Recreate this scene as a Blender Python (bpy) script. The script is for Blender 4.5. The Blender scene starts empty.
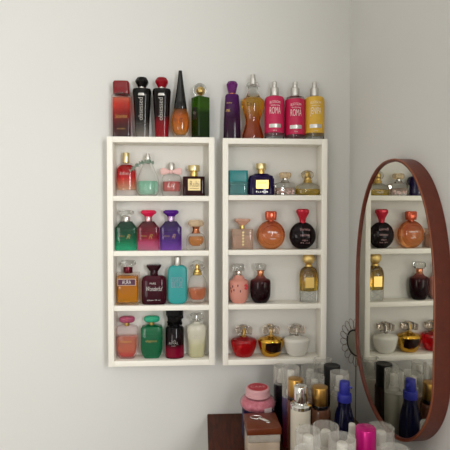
import bpy, bmesh, math, random
from mathutils import Vector, Matrix
random.seed(7)
S = bpy.context.scene
COL = S.collection
PI = math.pi
# ------------------------------------------------------------------ camera model
FPX, YAW, PIT = 447.45, 0.0536, 0.0293
CAM = Vector((0.2704, -1.3741, 0.4523))
cy_, sy_, cp_, sp_ = math.cos(YAW), math.sin(YAW), math.cos(PIT), math.sin(PIT)
RX = Vector((cy_, -sy_, 0)); FW = Vector((sy_*cp_, cy_*cp_, -sp_)); UP = Vector((sy_*sp_, cy_*sp_, cp_))
def at_y(px, py, y):
    d = FW + RX*((px-225)/FPX) - UP*((py-225)/FPX)
    return CAM + d*((y-CAM.y)/d.y)
def depth(p): return (p-CAM).dot(FW)

cam_d = bpy.data.cameras.new('camera'); cam = bpy.data.objects.new('camera', cam_d); COL.objects.link(cam)
cam_d.sensor_width = 36; cam_d.lens = 36*FPX/450; cam_d.clip_start = .02
cam.matrix_world = Matrix(((RX.x, UP.x, -FW.x, CAM.x), (RX.y, UP.y, -FW.y, CAM.y), (RX.z, UP.z, -FW.z, CAM.z), (0, 0, 0, 1)))
S.camera = cam

# ------------------------------------------------------------------ materials
MATS = {}
def srgb(h):
    v = [int(h[i:i+2], 16)/255 for i in (0, 2, 4)]
    return tuple((c/12.92 if c <= .04045 else ((c+.055)/1.055)**2.4) for c in v) + (1,)
def lift(c, f):
    m = max(c[:3])*f
    f = f if m < .9 else f*.9/m
    return tuple(min(1, v*f) for v in c[:3]) + (1,)
DARK = {'black_clear_ombre', 'black_red_ombre', 'deep_purple_glass', 'burgundy_glass', 'burgundy_dark_cap', 'black_red_glass', 'black_shard', 'black_plum_glass', 'wine_glass', 'dark_brown_glass', 'dark_violet_glass', 'red_ombre', 'deep_green_glass', 'black_gloss', 'black_cap', 'crimson_cap'}
FL = lambda t: 1.35+.8*t
def newmat(name):
    m = bpy.data.materials.new(name); m.use_nodes = True
    nt = m.node_tree; return m, nt, nt.nodes['Principled BSDF']
def ramp(nt, stops, axis='Z', f=1):
    tc = nt.nodes.new('ShaderNodeTexCoord'); sx = nt.nodes.new('ShaderNodeSeparateXYZ')
    cr = nt.nodes.new('ShaderNodeValToRGB')
    nt.links.new(tc.outputs['Generated'], sx.inputs[0]); nt.links.new(sx.outputs[axis], cr.inputs[0])
    e = cr.color_ramp.elements
    while len(e) < len(stops): e.new(.5)
    for k, (p, c) in enumerate(stops): e[k].position = p; e[k].color = lift(srgb(c), f)
    return cr.outputs[0]
def mat(name, col='ffffff', rough=.4, metal=0, trans=0, ior=1.45, alpha=1, stops=None, coat=0, noise=None, spec=None):
    if name in MATS: return MATS[name]
    m, nt, b = newmat(name)
    b.inputs['Roughness'].default_value = rough; b.inputs['Metallic'].default_value = metal
    b.inputs['Transmission Weight'].default_value = trans; b.inputs['IOR'].default_value = ior
    b.inputs['Alpha'].default_value = alpha; b.inputs['Coat Weight'].default_value = coat
    if spec is not None: b.inputs['Specular IOR Level'].default_value = spec
    fl = FL(trans)*(1.35 if name.endswith(('_liquid', '_heart')) else 1) if trans > 0 else 1.0       # tinted glass passes light through two walls
    b.inputs['Base Color'].default_value = lift(srgb(col), fl)
    if 0 < trans < 1 and spec is None: b.inputs['Specular IOR Level'].default_value = .32
    if name in DARK: b.inputs['Specular IOR Level'].default_value = .22
    if stops: nt.links.new(ramp(nt, stops, f=fl), b.inputs['Base Color'])
    if noise:      # (scale, second colour)
        tx = nt.nodes.new('ShaderNodeTexNoise'); tx.inputs['Scale'].default_value = noise[0]
        tc = nt.nodes.new('ShaderNodeTexCoord'); nt.links.new(tc.outputs['Object'], tx.inputs['Vector'])
        mx = nt.nodes.new('ShaderNodeMix'); mx.data_type = 'RGBA'
        mx.inputs[6].default_value = srgb(col); mx.inputs[7].default_value = srgb(noise[1])
        nt.links.new(tx.outputs['Fac'], mx.inputs[0]); nt.links.new(mx.outputs[2], b.inputs['Base Color'])
    MATS[name] = m
    return m
def glass(name, col='ffffff', trans=1.0, rough=.02, ior=1.45, stops=None):
    return mat(name, col, rough, 0, trans, ior, stops=stops)
def thin(name, col='ffffff', alpha=.3, rough=.1, stops=None):       # thin clear or frosted plastic
    return mat(name, col, rough, 0, 0, 1.45, alpha, stops=stops)
def clear_mat(name, col, base=.05, edge=.75, rough=.04, pw=2.2):   # thin-walled clear glass or plastic: see-through face on, denser at the rim
    m, nt, b = newmat(name)
    b.inputs['Base Color'].default_value = srgb(col); b.inputs['Roughness'].default_value = rough
    b.inputs['Specular IOR Level'].default_value = .35
    lw = nt.nodes.new('ShaderNodeLayerWeight'); lw.inputs['Blend'].default_value = .5
    pwn = nt.nodes.new('ShaderNodeMath'); pwn.operation = 'POWER'; pwn.inputs[1].default_value = pw
    ml = nt.nodes.new('ShaderNodeMath'); ml.operation = 'MULTIPLY_ADD'; ml.inputs[1].default_value = edge; ml.inputs[2].default_value = base
    nt.links.new(lw.outputs['Facing'], pwn.inputs[0]); nt.links.new(pwn.outputs[0], ml.inputs[0]); nt.links.new(ml.outputs[0], b.inputs['Alpha'])
    MATS[name] = m
    return m
def wall_mat(name, c1, c2):
    m, nt, b = newmat(name)
    tc = nt.nodes.new('ShaderNodeTexCoord'); tx = nt.nodes.new('ShaderNodeTexNoise')
    tx.inputs['Scale'].default_value = 1.6; tx.inputs['Detail'].default_value = 3
    nt.links.new(tc.outputs['Object'], tx.inputs['Vector'])
    mx = nt.nodes.new('ShaderNodeMix'); mx.data_type = 'RGBA'
    mx.inputs[6].default_value = srgb(c1); mx.inputs[7].default_value = srgb(c2)
    nt.links.new(tx.outputs['Fac'], mx.inputs[0]); nt.links.new(mx.outputs[2], b.inputs['Base Color'])
    t2 = nt.nodes.new('ShaderNodeTexNoise'); t2.inputs['Scale'].default_value = 220
    nt.links.new(tc.outputs['Object'], t2.inputs['Vector'])
    bp = nt.nodes.new('ShaderNodeBump'); bp.inputs['Strength'].default_value = .06; bp.inputs['Distance'].default_value = .002
    nt.links.new(t2.outputs['Fac'], bp.inputs['Height']); nt.links.new(bp.outputs[0], b.inputs['Normal'])
    b.inputs['Roughness'].default_value = .75; b.inputs['Specular IOR Level'].default_value = .2
    return m
def wood_mat(name, c1, c2, rough=.35, scale=(2, 14, 14)):
    m, nt, b = newmat(name)
    tc = nt.nodes.new('ShaderNodeTexCoord'); mp = nt.nodes.new('ShaderNodeMapping'); mp.inputs['Scale'].default_value = scale
    tx = nt.nodes.new('ShaderNodeTexNoise'); tx.inputs['Scale'].default_value = 6; tx.inputs['Detail'].default_value = 6; tx.inputs['Distortion'].default_value = .8
    cr = nt.nodes.new('ShaderNodeValToRGB'); e = cr.color_ramp.elements
    e[0].position = .3; e[0].color = srgb(c1); e[1].position = .72; e[1].color = srgb(c2)
    nt.links.new(tc.outputs['Object'], mp.inputs[0]); nt.links.new(mp.outputs[0], tx.inputs['Vector'])
    nt.links.new(tx.outputs['Fac'], cr.inputs[0]); nt.links.new(cr.outputs[0], b.inputs['Base Color'])
    b.inputs['Roughness'].default_value = rough
    return m

M_WALL = wall_mat('wall_paint', 'd8d7d3', 'dcdbd8')
M_CEIL = wall_mat('ceiling_paint', 'e8e6e0', 'ebe9e4')
M_FLOOR = wood_mat('floor_tile', '9a9286', 'a89f92')
M_WHITE = mat('white_melamine', 'f4efe4', .45, noise=(3, 'f7f2e8'))
M_BACK = mat('white_backboard', 'dedad3', .6, noise=(2, 'e2dfd8'))
M_DRESS = wood_mat('dark_walnut', '38170c', '5a2a16', .6, (14, 2, 14))
M_DRESS.node_tree.nodes['Principled BSDF'].inputs['Specular IOR Level'].default_value = .15
M_RIM = wood_mat('brown_leather', '5a2110', '6a2a16', .4, (9, 9, 9))
GOLD = mat('gold_metal', 'e0bd70', .32, 1); PGOLD = mat('pale_gold_metal', 'e2cf9c', .32, 1)
ROSE = mat('rose_gold_metal', 'c47f5c', .22, 1); SILV = mat('silver_metal', 'd8d6d2', .25, 1)
SATIN = mat('satin_aluminium', 'cfccc6', .42, 1)
CLEAR = glass('clear_glass', 'fbfcfa', 1, .015); BODY = clear_mat('bottle_glass', 'aeaa9e', .085, .9, .03, 2.4); CLEARP = clear_mat('clear_plastic', 'e4e2da', .2, .6, .1)
BLACKG = mat('black_gloss', '0b0a0b', .12, coat=.5); INK = mat('dark_ink', '2a2422', .5)
WINK = mat('white_ink', 'f2eee8', .5); GINK = mat('gold_ink', 'd6b064', .35, .7); SINK = mat('silver_ink', 'cfcac4', .3, .8)
FINK = mat('faint_gold_ink', 'd6b064', .35, .3, alpha=.45); TUBE = thin('dip_tube_plastic', 'e8e6e0', .5, .2)

# ------------------------------------------------------------------ mesh helpers
def finish(name, bm, m, parent=None, ang=35, loc=None):
    bmesh.ops.recalc_face_normals(bm, faces=bm.faces)
    me = bpy.data.meshes.new(name); bm.to_mesh(me); bm.free()
    for p in me.polygons: p.use_smooth = True
    me.set_sharp_from_angle(angle=math.radians(ang))
    me.materials.append(m)
    o = bpy.data.objects.new(name, me); COL.objects.link(o)
    if parent: o.parent = parent
    if loc: o.location = loc
    return o
def thing(name, label, cat, loc=(0, 0, 0), rz=0, group=None):
    o = bpy.data.objects.new(name, None); COL.objects.link(o); o.empty_display_size = .02
    o.location = loc; o.rotation_euler = (0, 0, rz); tag(o, label, cat, group); return o
def tag(o, label, cat, group=None):
    o['label'] = label; o['category'] = cat
    if group: o['group'] = group
    return o
def struct(o): o['kind'] = 'structure'; return o
def add_box(bm, c, s, bev=0, rot=None):
    r = bmesh.ops.create_cube(bm, size=1); vs = r['verts']
    bmesh.ops.scale(bm, vec=s, verts=vs)
    if bev:
        es = list({e for v in vs for e in v.link_edges})
        rb = bmesh.ops.bevel(bm, geom=es, offset=bev, segments=2, affect='EDGES', profile=.5)
        vs = list({v for f in rb['faces'] for v in f.verts} | {v for v in vs if v.is_valid})
        vs = [v for v in vs if v.is_valid]
    if rot: bmesh.ops.rotate(bm, cent=(0, 0, 0), matrix=rot, verts=vs)
    bmesh.ops.translate(bm, vec=c, verts=vs)
    return vs
def box(name, c, s, m, parent=None, bev=0, rot=None):
    bm = bmesh.new(); add_box(bm, c, s, bev, rot); return finish(name, bm, m, parent)
def catmull(prof, k=4):
    out = []
    n = len(prof)
    for i in range(n-1):
        p0, p1, p2, p3 = prof[max(0, i-1)], prof[i], prof[i+1], prof[min(n-1, i+2)]
        for j in range(k):
            t = j/k
            out.append(tuple(max(0.00005, .5*((2*b)+(-a+c)*t+(2*a-5*b+4*c-d)*t*t+(-a+3*b-3*c+d)*t**3)) if q == 0 else
                             .5*((2*b)+(-a+c)*t+(2*a-5*b+4*c-d)*t*t+(-a+3*b-3*c+d)*t**3)
                             for q, (a, b, c, d) in enumerate(zip(p0, p1, p2, p3))))
    out.append(prof[-1]); return out
def add_loft(bm, prof, dfun, n=2.0, N=36, cx=0, cy=0, rot=0, cap=True, N_facets=None):
    """prof: (halfwidth, z) from bottom to top; dfun(hw) half depth; n superellipse exponent"""
    rings = []
    K = N_facets or N
    for (hw, z) in prof:
        hd = dfun(hw); ring = []
        for i in range(K):
            a = 2*PI*(i+.5)/K
            c, s = math.cos(a), math.sin(a)
            x = hw*math.copysign(abs(c)**(2/n), c); y = hd*math.copysign(abs(s)**(2/n), s)
            if rot: x, y = x*math.cos(rot)-y*math.sin(rot), x*math.sin(rot)+y*math.cos(rot)
            ring.append(bm.verts.new((cx+x, cy+y, z)))
        rings.append(ring)
    for r0, r1 in zip(rings, rings[1:]):
        for i in range(K): bm.faces.new((r0[i], r0[(i+1) % K], r1[(i+1) % K], r1[i]))
    if cap:
        bm.faces.new(rings[0][::-1]); bm.faces.new(rings[-1])
    return rings
def chamfer(prof, c):
    (w0, z0), (w1, z1) = prof[0], prof[-1]
    p = list(prof)
    if c > 0:
        p[0:1] = [(max(w0-c, w0*.5), z0), (max(w0-.3*c, w0*.6), z0+.3*c), (w0, z0+c)]
        p[-1:] = [(w1, z1-c), (max(w1-.3*c, w1*.6), z1-.3*c), (max(w1-c, w1*.5), z1)]
    return p
def add_tube(bm, pts, r, K=8, closed=False):
    pts = [Vector(p) for p in pts]; rings = []
    n = len(pts)
    for i, p in enumerate(pts):
        a = pts[i-1] if (i > 0 or closed) else p; b = pts[(i+1) % n] if (i < n-1 or closed) else p
        t = (b-a).normalized()
        u = t.cross(Vector((0, 0, 1)) if abs(t.z) < .9 else Vector((1, 0, 0))).normalized(); v = t.cross(u)
        rr = r[i] if isinstance(r, (list, tuple)) else r
        rings.append([bm.verts.new(p+(u*math.cos(2*PI*k/K)+v*math.sin(2*PI*k/K))*rr) for k in range(K)])
    for i in range(n-1 if not closed else n):
        r0, r1 = rings[i], rings[(i+1) % n]
        for k in range(K): bm.faces.new((r0[k], r0[(k+1) % K], r1[(k+1) % K], r1[k]))
    if not closed: bm.faces.new(rings[0][::-1]); bm.faces.new(rings[-1])
def add_ball(bm, c, r, sc=(1, 1, 1), seg=16):
    v = bmesh.ops.create_uvsphere(bm, u_segments=seg, v_segments=seg//2+2, radius=r)['verts']
    bmesh.ops.scale(bm, vec=sc, verts=v); bmesh.ops.translate(bm, vec=c, verts=v); return v
def text_mesh(name, txt, size, m, parent, x, y, z, bend=None, vertical=False, shear=0, width=None, arc=None, rot=None, thick=.0002):
    cu = bpy.data.curves.new('t', 'FONT'); cu.body = txt; cu.size = size; cu.align_x = 'CENTER'; cu.align_y = 'CENTER'
    cu.extrude = thick; cu.offset = -.014*size; cu.resolution_u = 3; cu.shear = shear
    o = bpy.data.objects.new('t', cu); COL.objects.link(o)
    dg = bpy.context.evaluated_depsgraph_get(); me = bpy.data.meshes.new_from_object(o.evaluated_get(dg))
    bpy.data.objects.remove(o); me.name = name
    xs = [v.co.x for v in me.vertices] or [0, 1]
    sx = (width/(max(xs)-min(xs))) if width else 1
    for v in me.vertices:
        X, Y, Z = v.co.x*sx, v.co.y, v.co.z
        if arc: Y += arc*(1-(X/(.5*(width or size*2)))**2)
        if vertical: X, Y = -Y, X
        if rot: X, Y = X*math.cos(rot)-Y*math.sin(rot), X*math.sin(rot)+Y*math.cos(rot)
        if bend:      # wrap on a cylinder of radius bend whose axis is at (0, y+bend)
            R = bend+Z; a = X/bend + x/bend
            v.co = (R*math.sin(a), y+bend-R*math.cos(a), z+Y)
        else: v.co = (x+X, y-Z, z+Y)
    me.materials.clear(); me.materials.append(m)
    ob = bpy.data.objects.new(name, me); COL.objects.link(ob); ob.parent = parent
    return ob

# ------------------------------------------------------------------ the room
WA = 0.0442                     # the right wall is a little out of square
ZF, ZC, XL, YF = -.95, 1.8, -2.7, -3.5
WD = Vector((math.sin(WA), -math.cos(WA), 0)); WN = Vector((-math.cos(WA), -math.sin(WA), 0))
XW = .732
def holed_wall(name, u0, u1, z0, z1, hole, tofn, th=.12):
    bm = bmesh.new(); a, b, c, d = hole
    for (ua, ub, za, zb) in ((u0, a, z0, z1), (b, u1, z0, z1), (a, b, z0, c), (a, b, d, z1)):
        vs = []
        for w in (0, th):
            for (u, z) in ((ua, za), (ub, za), (ub, zb), (ua, zb)): vs.append(bm.verts.new(tofn(u, w, z)))
        for q in ((0, 1, 2, 3), (4, 5, 6, 7), (0, 1, 5, 4), (1, 2, 6, 5), (2, 3, 7, 6), (3, 0, 4, 7)): bm.faces.new([vs[i] for i in q])
    return struct(finish(name, bm, M_WALL))
XR = XW + math.tan(WA)*3.62
struct(box('wall_back', ((XL+XW)/2+.03, .06, (ZF+ZC)/2), (XW-XL+.3, .12, ZC-ZF), M_WALL))
struct(box('floor', ((XL+XR)/2, YF/2, ZF-.05), (XR-XL+.4, -YF+.3, .1), M_FLOOR))
struct(box('ceiling', ((XL+XR)/2, YF/2, ZC+.05), (XR-XL+.4, -YF+.3, .1), M_CEIL))
W1 = (1.65, 2.55, .10, 1.1)    # window in the right wall, beyond the mirror and behind the camera
W_FILL = (-2.1, -.75, -.5, .62)      # unseen window added in the far wall behind the camera, for frontal fill
def right_pt(u, w, z): return Vector((XW, 0, z)) + WD*u - WN*w
def front_pt(u, w, z): return (u, YF-w, z)
holed_wall('wall_right', -.02, 3.62, ZF, ZC, W1, right_pt)
holed_wall('wall_front', XL-.12, XR+.12, ZF, ZC, W_FILL, front_pt)
struct(box('wall_left', (XL-.06, YF/2, (ZF+ZC)/2), (.12, -YF, ZC-ZF), M_WALL))
def window(n, hole, tofn):
    a, b, c, d = hole
    bm = bmesh.new()
    def bar(ua, ub, za, zb):
        vs = [bm.verts.new(tofn(u, w, z)) for w in (.05, .09) for (u, z) in ((ua, za), (ub, za), (ub, zb), (ua, zb))]
        for q in ((0, 1, 2, 3), (4, 5, 6, 7), (0, 1, 5, 4), (1, 2, 6, 5), (2, 3, 7, 6), (3, 0, 4, 7)): bm.faces.new([vs[i] for i in q])
    t = .045
    bar(a, b, c, c+t); bar(a, b, d-t, d); bar(a, a+t, c+t, d-t); bar(b-t, b, c+t, d-t); bar((a+b)/2-.02, (a+b)/2+.02, c+t, d-t)
    w = struct(finish('window_%d' % n, bm, M_WHITE))
    bm = bmesh.new()
    vs = [bm.verts.new(tofn(u, .07, z)) for (u, z) in ((a+t, c+t), (b-t, c+t), (b-t, d-t), (a+t, d-t))]; bm.faces.new(vs)
    finish('pane', bm, thin('window_pane', 'ffffff', .06, .02), w)
window(1, W1, right_pt); window(2, W_FILL, front_pt)  # the second frame is an added one, around the fill opening

# ------------------------------------------------------------------ the two shelf units
UW, UH, UD, PT = .31, .6693, .065, .0165
def shelf_unit(x0, z0, tops, label):
    t = thing('wall_shelf', label, 'shelf', (x0, 0, z0), 0, 'white wall shelves')
    for x in (PT/2, UW-PT/2): box('side_panel', (x, -UD/2, UH/2), (PT, UD, UH), M_WHITE, t, .0008)
    box('top_panel', (UW/2, -UD/2, UH-PT/2), (UW-2*PT, UD, PT), M_WHITE, t, .0008)
    box('bottom_panel', (UW/2, -UD/2, PT/2), (UW-2*PT, UD, PT), M_WHITE, t, .0008)
    for z in tops[1:4]: box('shelf_board', (UW/2, -UD/2+.0015, z-z0-.0075), (UW-2*PT, UD-.003, .015), M_WHITE, t, .0008)
    box('back_panel', (UW/2, -.0025, UH/2), (UW-2*PT, .004, UH-2*PT), M_BACK, t)
    return t
LT = [PT, .1778, .3385, .499, UH]
RT = [PT-.0019, .1785, .3400, .5015, UH-.0019]
shelf_unit(0, 0, LT, 'white open wall shelf on the left, with four bottles on every board')
shelf_unit(.3339, -.0019, RT, 'white open wall shelf next to the room corner, with three bowl-shaped bottles at its bottom')

# ------------------------------------------------------------------ bottles
class Bottle:
    def __init__(s, label, px, base, z0, y=-.034, group=None, name='perfume_bottle', cat='perfume bottle', rz=0):
        p = at_y(px, base, y); s.k = depth(p)/FPX; s.px, s.base = px, base
        s.t = thing(name, label, cat, (p.x, y, z0+.0004), rz, group)
    def z(s, py): return max(0, (s.base-py)*s.k)
    def pr(s, prof): return [(w*s.k, s.z(y)) for (w, y) in prof]
    def part(s, name, m, prof, d=1.0, n=2.0, cx=None, smooth=False, ch=.0008, parent=None, lab=None, hd=None, facets=None, rot=0, cy=0, ang=35):
        """prof (halfwidth px, y px) bottom to top; d half-depth / half-width; hd constant half depth in px"""
        P = self_p = s.pr(prof)
        if smooth: P = catmull(P, 5)
        elif ch: P = chamfer(P, ch)
        hmax = max(w for w, _ in P)
        if hd is not None:
            H = hd*s.k; df = lambda w: H*min(1, (w/hmax)**.6)
        else: df = lambda w: w*d
        bm = bmesh.new()
        add_loft(bm, P, df, n, 36 if n < 4 else 48, ((cx-s.px)*s.k if cx is not None else 0), cy*s.k, rot, True, facets)
        o = finish(name, bm, m, parent or s.t, ang)
        if lab: o['label'] = lab
        return o
    def plate(s, name, m, x0, x1, y0, y1, yf, parent=None, lab=None, th=.0008, bend=None):
        """flat label facing the room; yf = half depth px of the face it sits on"""
        X0, X1, Z0, Z1 = (x0-s.px)*s.k, (x1-s.px)*s.k, s.z(y1), s.z(y0)
        bm = bmesh.new()
        if bend:
            R = bend*s.k+.0003; K = 10; cols = []
            for i in range(K+1):
                x = X0+(X1-X0)*i/K; a = math.asin(max(-1, min(1, x/R)))
                cols.append([bm.verts.new(((R+e)*math.sin(a), -(R+e)*math.cos(a)*(yf/bend), z)) for e in (-.0002, th) for z in (Z0, Z1)])
            for c0, c1 in zip(cols, cols[1:]):
                for a, b in ((2, 3), (0, 1), (0, 2), (1, 3)): bm.faces.new((c0[a], c0[b], c1[b], c1[a]))
            for c in (cols[0], cols[-1]): bm.faces.new((c[0], c[1], c[3], c[2]))
        else: add_box(bm, ((X0+X1)/2, -yf*s.k-th/2+.0001, (Z0+Z1)/2), (X1-X0, th, Z1-Z0))
        o = finish(name, bm, m, parent or s.t)
        if lab: o['label'] = lab
        return o
    def text(s, txt, x, y, h, m, yf, parent=None, width=None, bend=None, **kw):
        return text_mesh('lettering', txt, h*s.k*1.35, m, parent or s.t, (x-s.px)*s.k, -yf*s.k-.0006, s.z(y),
                         bend=(bend*s.k if bend else None), width=(width*s.k if width else None), **kw)
    def ball(s, name, m, x, y, r, sc=(1, 1, 1), parent=None, lab=None):
        bm = bmesh.new(); add_ball(bm, ((x-s.px)*s.k, 0, s.z(y)), r*s.k, sc, 20); o = finish(name, bm, m, parent or s.t)
        if lab: o['label'] = lab
        return o
GT_L, GT_R = 'bottles standing on top of the left shelf', 'bottles standing on top of the right shelf'
GL, GR = 'bottles inside the left shelf', 'bottles inside the right shelf'
Z = UH
# ---- top of the left unit
b = Bottle('tall rectangular red perfume bottle with dark red square cap, atop the left shelf', 122, 138, Z, group=GT_L)
bd = b.part('body', clear_mat('red_outer_glass', 'a07068', .025, .6, .03, 3), [(9.8, 138), (9.8, 97), (8.5, 95.3)], n=7, d=.55)
b.part('liquid', mat('red_ombre', '900010', .12, trans=.8, stops=[(0, '240004'), (.3, '4a0006'), (.62, '8c0808'), (.85, 'bc3018'), (1, 'c06848')]), [(8.6, 137), (8.6, 98)], n=7, d=.5, parent=bd)
b.part('neck', CLEAR, [(6.5, 96), (6.5, 93.5)], n=2)
b.part('cap', mat('dark_red_lacquer', '6c0a10', .18, coat=.4, trans=.2), [(7.9, 95), (8.1, 84), (7.2, 82.3)], n=6, d=.75)
b.text('Scarlet', 122, 117.5, 4, GINK, 5.5, width=12, shear=.3); b.text('deo colonia', 122, 129.5, 1.8, GINK, 5.5, width=8)
def obsessed(px, capm, bodym, lab, txtlab):
    b = Bottle(lab, px, 138, Z, group=GT_L)
    b.part('body', bodym, [(6.3, 138), (6.6, 134), (7.4, 120), (8.8, 96), (9.2, 92), (8.6, 89.6)], n=2.6, d=.72, ch=.0004)
    b.part('collar', SILV, [(3.4, 90.5), (3.4, 87)])
    b.part('cap', capm, [(3.6, 88.2), (6.7, 83), (6.7, 81.4), (4.6, 78.2)], facets=8, ch=0, d=.9, ang=20)
    b.plate('badge', SILV, px-3, px+3, 94.6, 97, 6.3, bend=9)
    b.text('obsessed', px-.6, 110, 5, SINK, 6.2, vertical=True, width=22)
    return b
obsessed(142.3, mat('black_cap', '0c0b0c', .2), mat('black_clear_ombre', '101010', .14, trans=.35, stops=[(0, '6e6860'), (.2, '46423e'), (.38, '0e0c0c'), (1, '040404')]),
         'tapered black perfume bottle with black faceted cap, clear near its foot', 0)
obsessed(162, mat('crimson_cap', '7a0616', .15, trans=.2), mat('black_red_ombre', '101010', .14, trans=.15, stops=[(0, '7a0612'), (.3, '6a0510'), (.45, '120204'), (1, '040404')]),
         'tapered black perfume bottle with crimson faceted cap, red near its foot', 0)
b = Bottle('tall spike-shaped perfume bottle with black pointed top and amber teardrop base', 180.5, 138, Z, group=GT_L)
bd = b.part('body', clear_mat('amber_base_glass', 'b89050', .04, .7, .03, 3), [(5.5, 138), (8.5, 132), (9.8, 123), (8.8, 114.5), (6.6, 107.5)], d=.7, smooth=True)
b.part('liquid', mat('amber_liquid', 'c8761a', .1, trans=.8, stops=[(0, 'e0b870'), (.2, 'c88428'), (.7, 'a85c10'), (1, '5a2c06')]), [(4.5, 134.5), (7.6, 130), (8.8, 122), (7.8, 114.5), (6, 108.6)], d=.66, smooth=True, parent=bd)
b.part('cap', BLACKG, [(6.7, 109), (5.4, 100), (3.6, 87), (1.7, 70.8)], d=.7, n=2.4, ch=.0003)
b.text('A~D', 178, 121, 4, INK, 6.6, shear=.3)
b = Bottle('dark green square perfume bottle with round clear glass stopper, atop the left shelf', 200.5, 138, Z, group=GT_L)
bd = b.part('body', mat('deep_green_glass', '1e3a08', .1, trans=.3, stops=[(0, '0f2206'), (.6, '152c08'), (.75, '2c4c0c'), (1, '28460a')]), [(7.0, 138), (7.0, 97.4)], n=9, d=1, ch=.0006, rot=.62)
b.part('collar', GOLD, [(2.6, 98), (2.6, 95.5)])
st = b.ball('stopper', CLEAR, 200, 90, 6.9)
b.ball('bead', GOLD, 200.4, 90.5, 3.1, parent=st)
bm = bmesh.new(); add_box(bm, (0, -7.05*b.k, b.z(113.5)), (6*b.k, .0006, 12*b.k)); o_ = finish('label', bm, INK, b.t); o_.rotation_euler = (0, 0, .62-PI/2)
o_ = text_mesh('lettering', 'lily', 4.2*b.k, SINK, o_, 0, -7.3*b.k, b.z(113.2), width=4.6*b.k)
# ---- top of the right unit
Z = UH-.0019
b = Bottle('dark purple tapered perfume bottle with flared jewel cap, atop the right shelf', 232, 140.5, Z, group=GT_R)
b.part('body', mat('deep_purple_glass', '3a0640', .14, trans=.25, stops=[(0, '1e0318'), (.5, '2c042a'), (1, '400a4c')]), [(8.7, 140.5), (8.3, 120), (6.9, 97.5), (6, 96)], n=3, d=.7)
b.part('collar', ROSE, [(3.6, 97), (3.6, 93.8)])
b.part('cap', mat('purple_crystal', '5c1060', .06, trans=.5), [(3.9, 95), (6, 86.2), (4.4, 83.4)], facets=8, ch=0, ang=20)
b.text('AMA', 227.5, 113, 3, GINK, 5.6, width=4); b.text('eau', 229, 105, 1.8, GINK, 5.1, width=5)
b = Bottle('curvy hourglass clear perfume bottle with amber liquid and silver sprayer', 252.8, 140.5, Z, group=GT_R)
bd = b.part('body', CLEAR, [(10.4, 140.5), (10.6, 136), (8.6, 129), (7.2, 123), (8.8, 115), (11.2, 107), (10.8, 101.5), (7, 97.5), (5.2, 93), (5.2, 87)], d=.62, smooth=True)
b.part('liquid', glass('honey_liquid', 'd08a20', .8, ior=1.12, stops=[(0, '8c4410'), (.35, 'a4540a'), (.6, 'cc8a14'), (1, 'd4b434')]), [(8.8, 138.5), (9.2, 135), (7.2, 128.5), (5.9, 123), (7.5, 115), (9.8, 107), (9.4, 102.5), (7.6, 99.8)], d=.56, smooth=True, parent=bd)
b.part('collar', CLEARP, [(6.6, 87.5), (6.4, 85.4), (5.2, 84)], d=.8); b.part('sprayer', SATIN, [(3.1, 86), (3.1, 80), (2.4, 79.5), (2.4, 76)])
b.text('EXE', 250.3, 107, 4, INK, 6.6, width=8)
def mist(px, label, col1, edge, word, top=97.5, lab_top=97.8):
    b = Bottle(label, px, 140.5, Z, group=GT_R, name='body_mist_bottle', cat='body mist bottle')
    bd = b.part('body', CLEAR, [(9.4, 140.5), (9.8, 139.5), (9.8, 102), (8.8, 98.8), (5, 97)], ch=.0003)
    b.part('sleeve', mat(col1+'_sleeve', col1, .38), [(9.7, 134.5), (9.95, 134.2), (9.95, lab_top+4.5), (9.3, lab_top+1.5), (8.6, lab_top+.8)] if lab_top < 99 else [(9.95, 136), (9.95, lab_top)], ch=0)
    b.part('pump_collar', SATIN, [(4.3, 98), (4.3, 89.5), (3.8, 88.8)]); b.part('pump_head', SATIN, [(2.6, 89.5), (2.4, 83.3), (1.9, 82.6)])
    bm = bmesh.new(); add_tube(bm, [(0, -1.5*b.k, b.z(85)), (0, -3.4*b.k, b.z(85))], 1.0*b.k); finish('nozzle', bm, SATIN, b.t)
    o = lab_top-97.8
    for txt, yy, h, w, arc in (('BLOSSOM', 105.4+o*.6, 2.6, 10.5, .0016), ('desodorante', 108+o*.6, 1.5, 8.5, None), (word, 113.5+o*.6, 7.2, 11, None)):
        b.text(txt, px-1, yy, h, WINK, 9.95, width=w, bend=9.95, arc=arc)
    b.plate('foil_band', SILV, px-6.4, px+4.8, 126.2+o*.3, 129.8+o*.3, 9.95, bend=9.95)
    b.text('200 ml', px-1, 132.6+o*.3, 1.3, WINK, 9.95, width=3.5, bend=9.95)
mist(274.3, 'pink body mist bottle with silver pump, next to the hourglass bottle', 'c42052', 0, 'ROMÃ')
mist(294.8, 'pink body mist bottle with clear shoulders above its label, beside the yellow one', 'c01a4c', 0, 'ROMÃ', lab_top=101.2)
mist(314.2, 'yellow body mist bottle with silver pump, atop the right shelf', 'd8aa38', 0, 'JENIPA')

# ---- left unit, top board
Z = LT[3]; B0 = 194.5
b = Bottle('round-shouldered bottle fading from red to peach with tall gold cap', 126.4, B0, Z, y=-.030, group=GL)
bd = b.part('body', MATS['red_outer_glass'], [(10, B0), (10.1, 187), (10.1, 170), (9.2, 165.6), (6, 162.3), (3, 161.2)], d=.56, smooth=True)
b.part('liquid', mat('red_peach_ombre', 'c8202c', .1, trans=.8, stops=[(0, 'e8c8a8'), (.22, 'e09878'), (.5, 'c01820'), (1, '8c0612')]), [(9.2, 188.5), (9.4, 186), (9.4, 170.5), (8.4, 166.4), (5, 163.4)], d=.52, smooth=True, parent=bd)
b.part('cap', PGOLD, [(3.5, 161.8), (3.5, 151.6)])
b.text('Infinit', 125, 172.5, 3.4, SINK, 5.5, width=9, shear=.3)
b = Bottle('clear teardrop bottle with mint green liquid and a leafy grey-green garland round its neck', 148, B0, Z, group=GL)
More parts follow.
